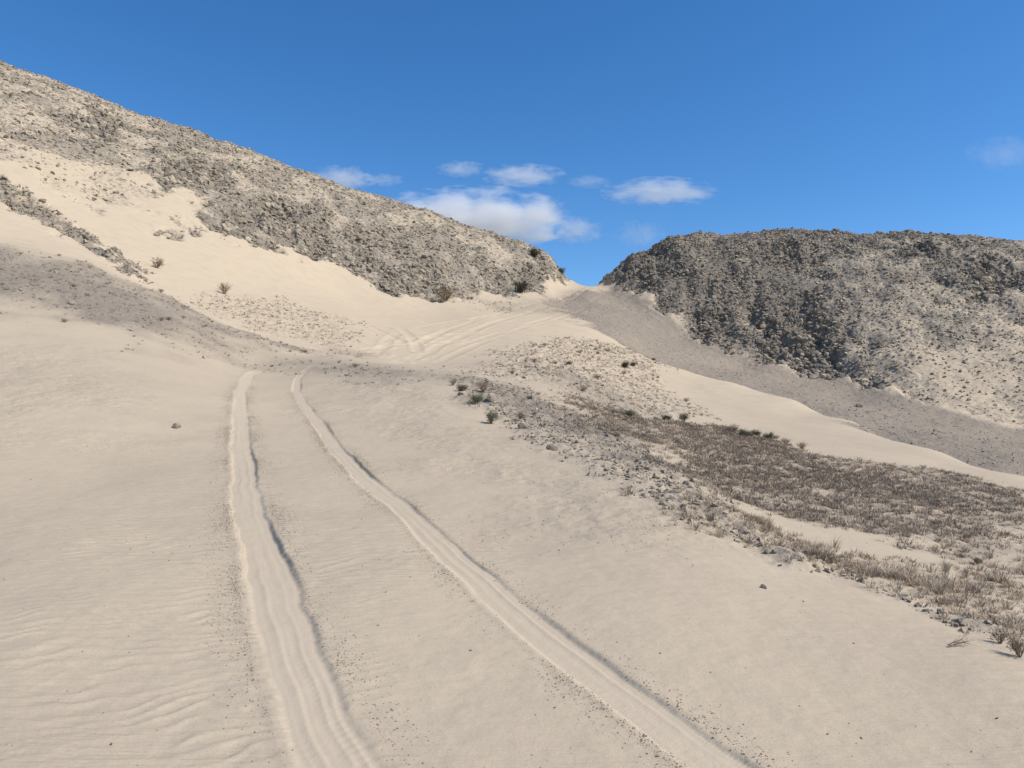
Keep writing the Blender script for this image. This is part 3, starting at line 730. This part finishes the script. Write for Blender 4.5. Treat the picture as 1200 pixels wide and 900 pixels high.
def stems_mesh(r, n_, h, spread, w, levels=2):
    """branching twigs as thin three sided tapered tubes"""
    V, Fc, T, tips = [], [], [], []
    def seg(p, q, w0, w1):
        d = q - p; L = np.linalg.norm(d) + 1e-9; d = d / L
        s = np.cross(d, [.3, .2, .93]); s /= np.linalg.norm(s) + 1e-9; t = np.cross(d, s); i0 = len(V)
        for c, ww in ((p, w0), (q, w1)):
            for k in range(3):
                a = k * 2.094; V.append(c + (s * math.cos(a) + t * math.sin(a)) * ww); T.append(r.uniform(.2, .8))
        for k in range(3): Fc.append((i0 + k, i0 + (k + 1) % 3, i0 + 3 + (k + 1) % 3, i0 + 3 + k))
    def grow(p, d, L, w_, lev):
        q = p + d * L * .5; q2 = q + (d + r.normal(0, .25, 3)) * L * .5
        seg(p, q, w_, w_ * .75); seg(q, q2, w_ * .75, w_ * .4); tips.append(q2); tips.append(q)
        if lev > 0:
            for _ in range(3):
                nd = d + r.normal(0, .55, 3); nd[2] = abs(nd[2]) * .8 + .15; nd /= np.linalg.norm(nd)
                grow(q if r.uniform() < .4 else q2, nd, L * .62, w_ * .5, lev - 1)
    for _ in range(n_):
        az = r.uniform(0, 6.283); tl = r.uniform(.15, 1.0) * spread / max(h, .01)
        d = np.array([math.cos(az) * tl, math.sin(az) * tl, 1]); d /= np.linalg.norm(d)
        grow(np.array([math.cos(az), math.sin(az), 0]) * .04 * h, d, h * r.uniform(.38, .55), w, levels)
    return V, Fc, T, np.array(tips)
def leaves_mesh(r, tips, n_, size, spread):
    V, Fc, T = [], [], []
    for _ in range(n_):
        c = tips[r.integers(len(tips))] + r.normal(0, spread, 3); c[2] = max(c[2], .02)
        a = r.normal(size=3); a /= np.linalg.norm(a); b = np.cross(a, r.normal(size=3)); b /= np.linalg.norm(b)
        L = size * r.uniform(.5, 1.3); i0 = len(V); tn = r.uniform()
        V += [c - a * L, c + b * L * .42, c + a * L, c - b * L * .42]; T += [tn] * 4; Fc.append((i0, i0 + 1, i0 + 2, i0 + 3))
    return V, Fc, T
# bushes: unit height meshes of several growth forms
def bush_meshes(kind, seed):
    r = np.random.default_rng(seed)
    if kind == 'green':
        V, Fc, T, tips = stems_mesh(r, 16, 1.0, .75, .012, 2); st = mesh_np('stems', V, Fc, MTWIG, T)
        lf = mesh_np('foliage', *(lambda v, f, t: (v, f, MGREEN, t))(*leaves_mesh(r, tips, 1500, .052, .075)))
    elif kind == 'dark':
        V, Fc, T, tips = stems_mesh(r, 16, .95, .8, .014, 2); st = mesh_np('stems', V, Fc, MTWIG, T)
        lf = mesh_np('foliage', *(lambda v, f, t: (v, f, MDARK, t))(*leaves_mesh(r, tips, 1900, .055, .09)))
    elif kind == 'low':
        V, Fc, T, tips = stems_mesh(r, 18, .8, 1.3, .014, 2); st = mesh_np('stems', V, Fc, MTWIG, T)
        lf = mesh_np('foliage', *(lambda v, f, t: (v, f, MGREEN, t))(*leaves_mesh(r, tips, 1300, .055, .08)))
    else:
        V, Fc, T, tips = stems_mesh(r, 26, 1.0, .8, .013, 2); st = mesh_np('stems', V, Fc, MDRY, T)
        v, f, t = leaves_mesh(r, tips, 420, .045, .05); lf = mesh_np('foliage', v, f, MDRY, t)
    return st, lf
BUSH = {k: [bush_meshes(k, 900 + 10 * q + s) for s in range(3)] for q, k in enumerate(('green', 'dark', 'low', 'dry'))}
def bush(kind, u, v, hpx, label, group=None, name='shrub', wide=1.0):
    X, Y = hit([u], [v]); X, Y = float(X[0]), float(Y[0]); h = hpx * Y / F
    return bush_at(kind, X, Y, h, label, group, name, wide)
def bush_at(kind, X, Y, h, label, group=None, name='shrub', wide=1.0):
    root = bpy.data.objects.new(name, None); COL.objects.link(root); root.empty_display_size = .1
    root.location = (X, Y, float(surf(X, Y)) - .03 * h); root.scale = (h * wide, h * wide, h); root.rotation_euler = (0, 0, rng.uniform(0, 6.28))
    st, lf = BUSH[kind][int(rng.integers(3))]
    link('stems', st, root); link('foliage', lf, root)
    return tag(root, label, 'shrub', group)
bush('dark', 611, 343, 16, 'dark rounded shrub at the foot of the left hill close to the pass', wide=1.0)
bush('dry', 522, 350, 22, 'large bare brown shrub at the foot of the left hill beside the sand bowl', wide=1.1)
bush('dry', 263, 345, 15, 'small reddish dry bush standing alone on the sand behind the grey shoulder', wide=.9)
bush('dry', 184, 314, 15, 'spindly dry bush just behind the lower end of the narrow rock band')
bush('dark', 626, 297, 13, 'dark shrub on the skyline of the left hill')
bush('dark', 657, 319, 8, 'small dark bush clinging to the steep end of the left hill above the pass')
bush('dark', 738, 294, 12, 'dark shrub overhanging the steep left end of the right hill')
bush('dry', 820, 271, 6, 'tiny bush on top of the right hill')
bush('green', 576, 497, 17, 'green bush at the sand side of the stony edge, nearest of its cluster', wide=.8)
bush('green', 558, 476, 15, 'green bush second from the sand in the cluster on the stony edge', wide=.9)
bush('low', 541, 459, 11, 'low green bush at the upper end of the cluster on the stony edge', wide=1.1)
bush('dry', 566, 463, 14, 'dry twiggy bush rising above the green cluster on the stony edge')
bush('dry', 531, 452, 9, 'small dry bush at the very top of the stony edge')
bush('dry', 610, 498, 12, 'thin dry bush behind the large grey stone on the stony edge')
bush('green', 738, 490, 10, 'olive bush beside the dark band above the gully', wide=1.2)
bush('dark', 781, 495, 10, 'round dark olive bush on the pale sand above the gully', wide=1.0)
bush('green', 801, 496, 12, 'tall olive bush next to the round dark one above the gully', wide=.8)
bush('low', 871, 512, 12, 'bright green low shrub at the foot of the dune, first of three', wide=1.1)
bush('low', 886, 513, 12, 'bright green low shrub at the foot of the dune, middle of three', wide=1.1)
bush('low', 902, 514, 11, 'bright green low shrub at the foot of the dune, last of three', wide=1.2)
bush('dry', 940, 525, 10, 'brown bush where the dune meets the gully', wide=1.2)
bush('dry', 921, 520, 9, 'small brown bush between the green shrubs and the brown one at the dune foot', wide=1.2)
bush('green', 1145, 662, 8, 'single dark weed on the bare sand of the gully floor')
bush('dark', 742, 428, 6, 'dark bush highest on the sand flank of the mound', wide=1.3)
bush('dark', 733, 432, 8, 'larger dark bush just below the highest one on the mound flank', wide=1.2)
bush('dry', 700, 446, 8, 'brown bush halfway down the mound', wide=1.2)
bush('dry', 1195, 772, 34, 'tallest olive and straw weed at the gully edge in the right corner', wide=.7)
bush('dry', 1172, 755, 24, 'bushy dry weed beside the tallest one in the right corner', wide=.8)
X, Y, Z, i = scatter((M['mound'] * .8 + .35 * M['gully']) * (1 - .9 * M['dune']) * (GY > 24), 150)
ok = np.nonzero(vis_ratio(X, Y, Z + .2))[0][:38]
for t in ok: bush_at('dry' if rng.uniform() < .85 else 'green', X[t], Y[t], float(rng.uniform(.10, .34) * rng.uniform(.7, 1)), 'little brown or olive bush dotted over the mound and the far side of the gully', 'little bushes on the mound', wide=1.3)
X, Y, Z, i = scatter(M['gravel'] * (GX < 0) * (GY > 18) * (1 - .8 * sstep(31, 34, GY) * 0), 90)
ok = np.nonzero(vis_ratio(X, Y, Z + .1))[0][:16]
for t in ok: bush_at('dry', X[t], Y[t], float(rng.uniform(.08, .20)), 'little dry bush on the grey shoulder at the left', 'little bushes on the grey shoulder', wide=1.4)
# dry grass clumps close to the camera, each its own plant
def tuft_mesh(seed, mat, nb, droop=.5, spread=.55, w=.012):
    r = np.random.default_rng(seed); V, Fc, T = blades(r, nb, 1.0, spread, w, droop, 3, .35)
    return mesh_np('grass_tuft', V, Fc, mat, T)
TU = [tuft_mesh(1200 + k, (MSTRAW, MSTRAW, MWEED)[k % 3], (30, 52, 40)[k % 3]) for k in range(9)]
X, Y, Z, i = scatter(M['weeds'] * (.15 + 1.2 * sstep(.0, .45, fbm(GX * .8, GY * .8, 801, 3))) * sstep(16, 8, GY) / (GY + 1), 330)
ok = np.nonzero(vis_ratio(X, Y, Z + .05))[0][:110]
for q, t in enumerate(ok):
    o = link('grass_tuft', TU[q % 9]); h = float(rng.uniform(.07, .21)); o.location = (X[t], Y[t], Z[t] - .005); o.scale = (h * rng.uniform(.9, 1.5), h * rng.uniform(.9, 1.5), h)
    o.rotation_euler = (rng.normal(0, .12), rng.normal(0, .12), rng.uniform(0, 6.28))
    tag(o, 'dry straw coloured grass tuft on the near bank of the gully', 'grass tuft', 'dry grass tufts along the gully')
# weeds nobody could count
TUFTS = []
for s in range(10):
    r = np.random.default_rng(1500 + s); V, Fc, T = blades(r, 13, 1.0, .8, .05, .6, 2, .5)
    Q = np.array(Fc); TUFTS.append((np.array(V), np.concatenate([Q[:, [0, 1, 2]], Q[:, [0, 2, 3]]])))
def weeds(name, label, weight, count, h0, h1, mat):
    X, Y, Z, i = scatter(weight, count); S = (h0 + (h1 - h0) * rng.uniform(0, 1, count) ** 1.8) * (.8 + .02 * Y)
    rot = rand_rot(count, .12)
    o = link(name, merged(name, TUFTS, X, Y, Z - .01, S, rot, mat, rng.uniform(0, 1, count)))
    tag(o, label, 'weeds', None, 'stuff')
paths = (.12 + .88 * sstep(.03, .10, np.abs(fbm(GX * .5, GY * .17, 811, 2)))) * (.12 + .88 * sstep(.02, .08, np.abs(fbm(GX * .75 + 9, GY * .22, 821, 2))))
weeds('weeds', 'low dark brown dead weeds carpeting the gully floor', M['gully'] * (1 - M['dune']) * paths * (GY < 40) * (.35 + .65 * sstep(-.3, .3, fbm(GX * .6, GY * .28, 841, 3))), 19000, .03, .13, MWEED)
weeds('weeds', 'scattered pale dry weeds standing among the dark ones on the gully floor', M['gully'] * (1 - M['dune']) * (GY < 40), 3500, .05, .16, MSTRAW)
weeds('weeds', 'thin straw coloured dry weeds on the near bank of the gully', M['weeds'] * (.45 + sstep(-.1, .4, fbm(GX * .9, GY * .5, 831, 3))) * (GY < 25), 4200, .02, .10, MSTRAW)
weeds('weeds', 'sparse dry weeds on the grey shoulder and the mound', np.clip(M['mound'] * .45 * (1 - M['dune']) + .6 * M['gravel'] * (GX < 0) + .4 * M['bstony'], 0, 1) * (GY > 18), 4200, .04, .11, MWEED)
# a dry twig lying on the slope
V, Fc, T, tips = stems_mesh(np.random.default_rng(77), 5, 1.0, .25, .018, 2)
tw = link('dead_branch', mesh_np('dead_branch', V, Fc, MTWIG, T))
X, Y = hit([1112], [760]); tw.location = (float(X[0]), float(Y[0]), float(surf(X[0], Y[0])) + .015); tw.scale = (.16, .16, .24); tw.rotation_euler = (R(84), 0, R(118))
tag(tw, 'dark dead branch lying on the sand below the gully edge in the right corner', 'branch')

# ------------------------------------------------------------------ clouds
def cloud_material(name, dens, scale, seed, cut, grey):
    t = NT(name)
    tc = t.n('ShaderNodeTexCoord').outputs['Object']
    ln = t.n('ShaderNodeVectorMath', operation='LENGTH'); t.l(tc, ln.inputs[0])
    mp = t.n('ShaderNodeMapping'); t.l(tc, mp.inputs['Vector']); mp.inputs['Location'].default_value = (seed, seed * 1.7, seed * .6); mp.inputs['Scale'].default_value = scale
    nz = t.noise(mp.outputs[0], 1.0, 6, .62)
    f = t.math('SUBTRACT', t.math('ADD', t.math('SUBTRACT', t.math('MULTIPLY', nz, 1.5), .25), t.math('MULTIPLY', t.math('SUBTRACT', 1.0, ln.outputs['Value']), .55)), cut)
    d = t.math('MULTIPLY', t.math('ADD', t.math('MULTIPLY', t.ramp(f, 0.0, .10), .12), t.math('MAXIMUM', f, 0.0)), dens)
    v = t.n('ShaderNodeVolumePrincipled'); t.l(d, v.inputs['Density']); v.inputs['Color'].default_value = (grey, grey, grey, 1); v.inputs['Anisotropy'].default_value = .2
    o = t.n('ShaderNodeOutputMaterial'); t.l(v.outputs[0], o.inputs['Volume'])
    return t.m
def ball(name):
    bm = bmesh.new(); bmesh.ops.create_icosphere(bm, subdivisions=3, radius=1.0); me = bpy.data.meshes.new(name); bm.to_mesh(me); bm.free(); return me
CD = 3000.0
def cloud(u, v, w, h, label, dens, seed, cut=.62, sc=(3.2, 3.2, 2.2), grey=.97):
    rx, rz = ray(u, v); me = ball('cloud'); me.materials.append(cloud_material('cloud_vapour', dens, sc, seed, cut, grey))
    o = link('cloud', me); o.location = (float(rx) * CD, CD, float(rz) * CD)
    k = CD / F; o.scale = (w * .5 * k, max(h, w * .45) * .5 * k, h * .5 * k)
    return tag(o, label, 'cloud', None, 'thing')
cloud(552, 257, 262, 78, 'largest white cloud rising behind the left hill', .034, 1.3, .60)
cloud(608, 262, 120, 62, 'grey tinged cloud joined to the right of the largest white one', .016, 4.4, .62)
cloud(676, 270, 70, 36, 'small puff just right of the largest cloud', .020, 7.1, .60)
cloud(400, 210, 90, 34, 'white cloud touching the skyline of the left hill', .026, 9.2, .60)
cloud(449, 211, 60, 18, 'thin cloud scrap right of the one touching the left skyline', .014, 12.5, .60)
cloud(540, 198, 66, 22, 'small flat cloud above the largest white one', .018, 15.8, .60)
cloud(613, 206, 110, 28, 'flat topped small cloud above and right of the largest one', .022, 18.9, .60)
cloud(690, 213, 60, 18, 'faint scrap of cloud high over the pass', .012, 21.3, .60)
cloud(774, 225, 150, 34, 'long flat cloud above the left end of the right hill', .020, 24.6, .60)
cloud(750, 275, 70, 36, 'dim cloud just over the left end of the right hill', .010, 27.7, .61)
cloud(1178, 180, 100, 48, 'faint cloud at the right edge of the sky', .004, 30.2, .62)

# ------------------------------------------------------------------ light
SUN_EL, SUN_AZ = 47.0, 108.0
w = bpy.data.worlds.new('World'); SC.world = w; w.use_nodes = True
nt = w.node_tree; bg = nt.nodes['Background']
sk = nt.nodes.new('ShaderNodeTexSky'); sk.sky_type = 'NISHITA'; sk.sun_disc = False
sk.sun_elevation = R(SUN_EL); sk.sun_rotation = R(SUN_AZ); sk.altitude = 1200; sk.air_density = 1.0; sk.dust_density = .15; sk.ozone_density = 3.3
hs = nt.nodes.new('ShaderNodeHueSaturation'); hs.inputs['Saturation'].default_value = 1.27; hs.inputs['Value'].default_value = 1.34; hs.inputs['Hue'].default_value = .502
nt.links.new(sk.outputs[0], hs.inputs['Color']); nt.links.new(hs.outputs[0], bg.inputs[0]); bg.inputs[1].default_value = .096
sl = bpy.data.lights.new('sun', 'SUN'); sl.energy = 3.7; sl.angle = R(.53); sl.color = (1.0, .938, .83)
so = bpy.data.objects.new('sun', sl); COL.objects.link(so)
e, a = R(SUN_EL), R(SUN_AZ)
so.rotation_euler = Vector((math.cos(e) * math.sin(a), math.cos(e) * math.cos(a), math.sin(e))).to_track_quat('Z', 'Y').to_euler()

# ------------------------------------------------------------------ render settings
vs = SC.view_settings; vs.view_transform = 'Standard'; vs.look = 'None'; vs.exposure = 0.35; vs.gamma = 1; vs.use_curve_mapping = False
SC.cycles.max_bounces = 5; SC.cycles.diffuse_bounces = 3; SC.cycles.volume_bounces = 6; SC.cycles.transparent_max_bounces = 6
SC.cycles.use_denoising = True; SC.cycles.denoiser = 'OPENIMAGEDENOISE'; SC.cycles.denoising_input_passes = 'RGB_ALBEDO_NORMAL'
SC.cycles.volume_step_rate = .15
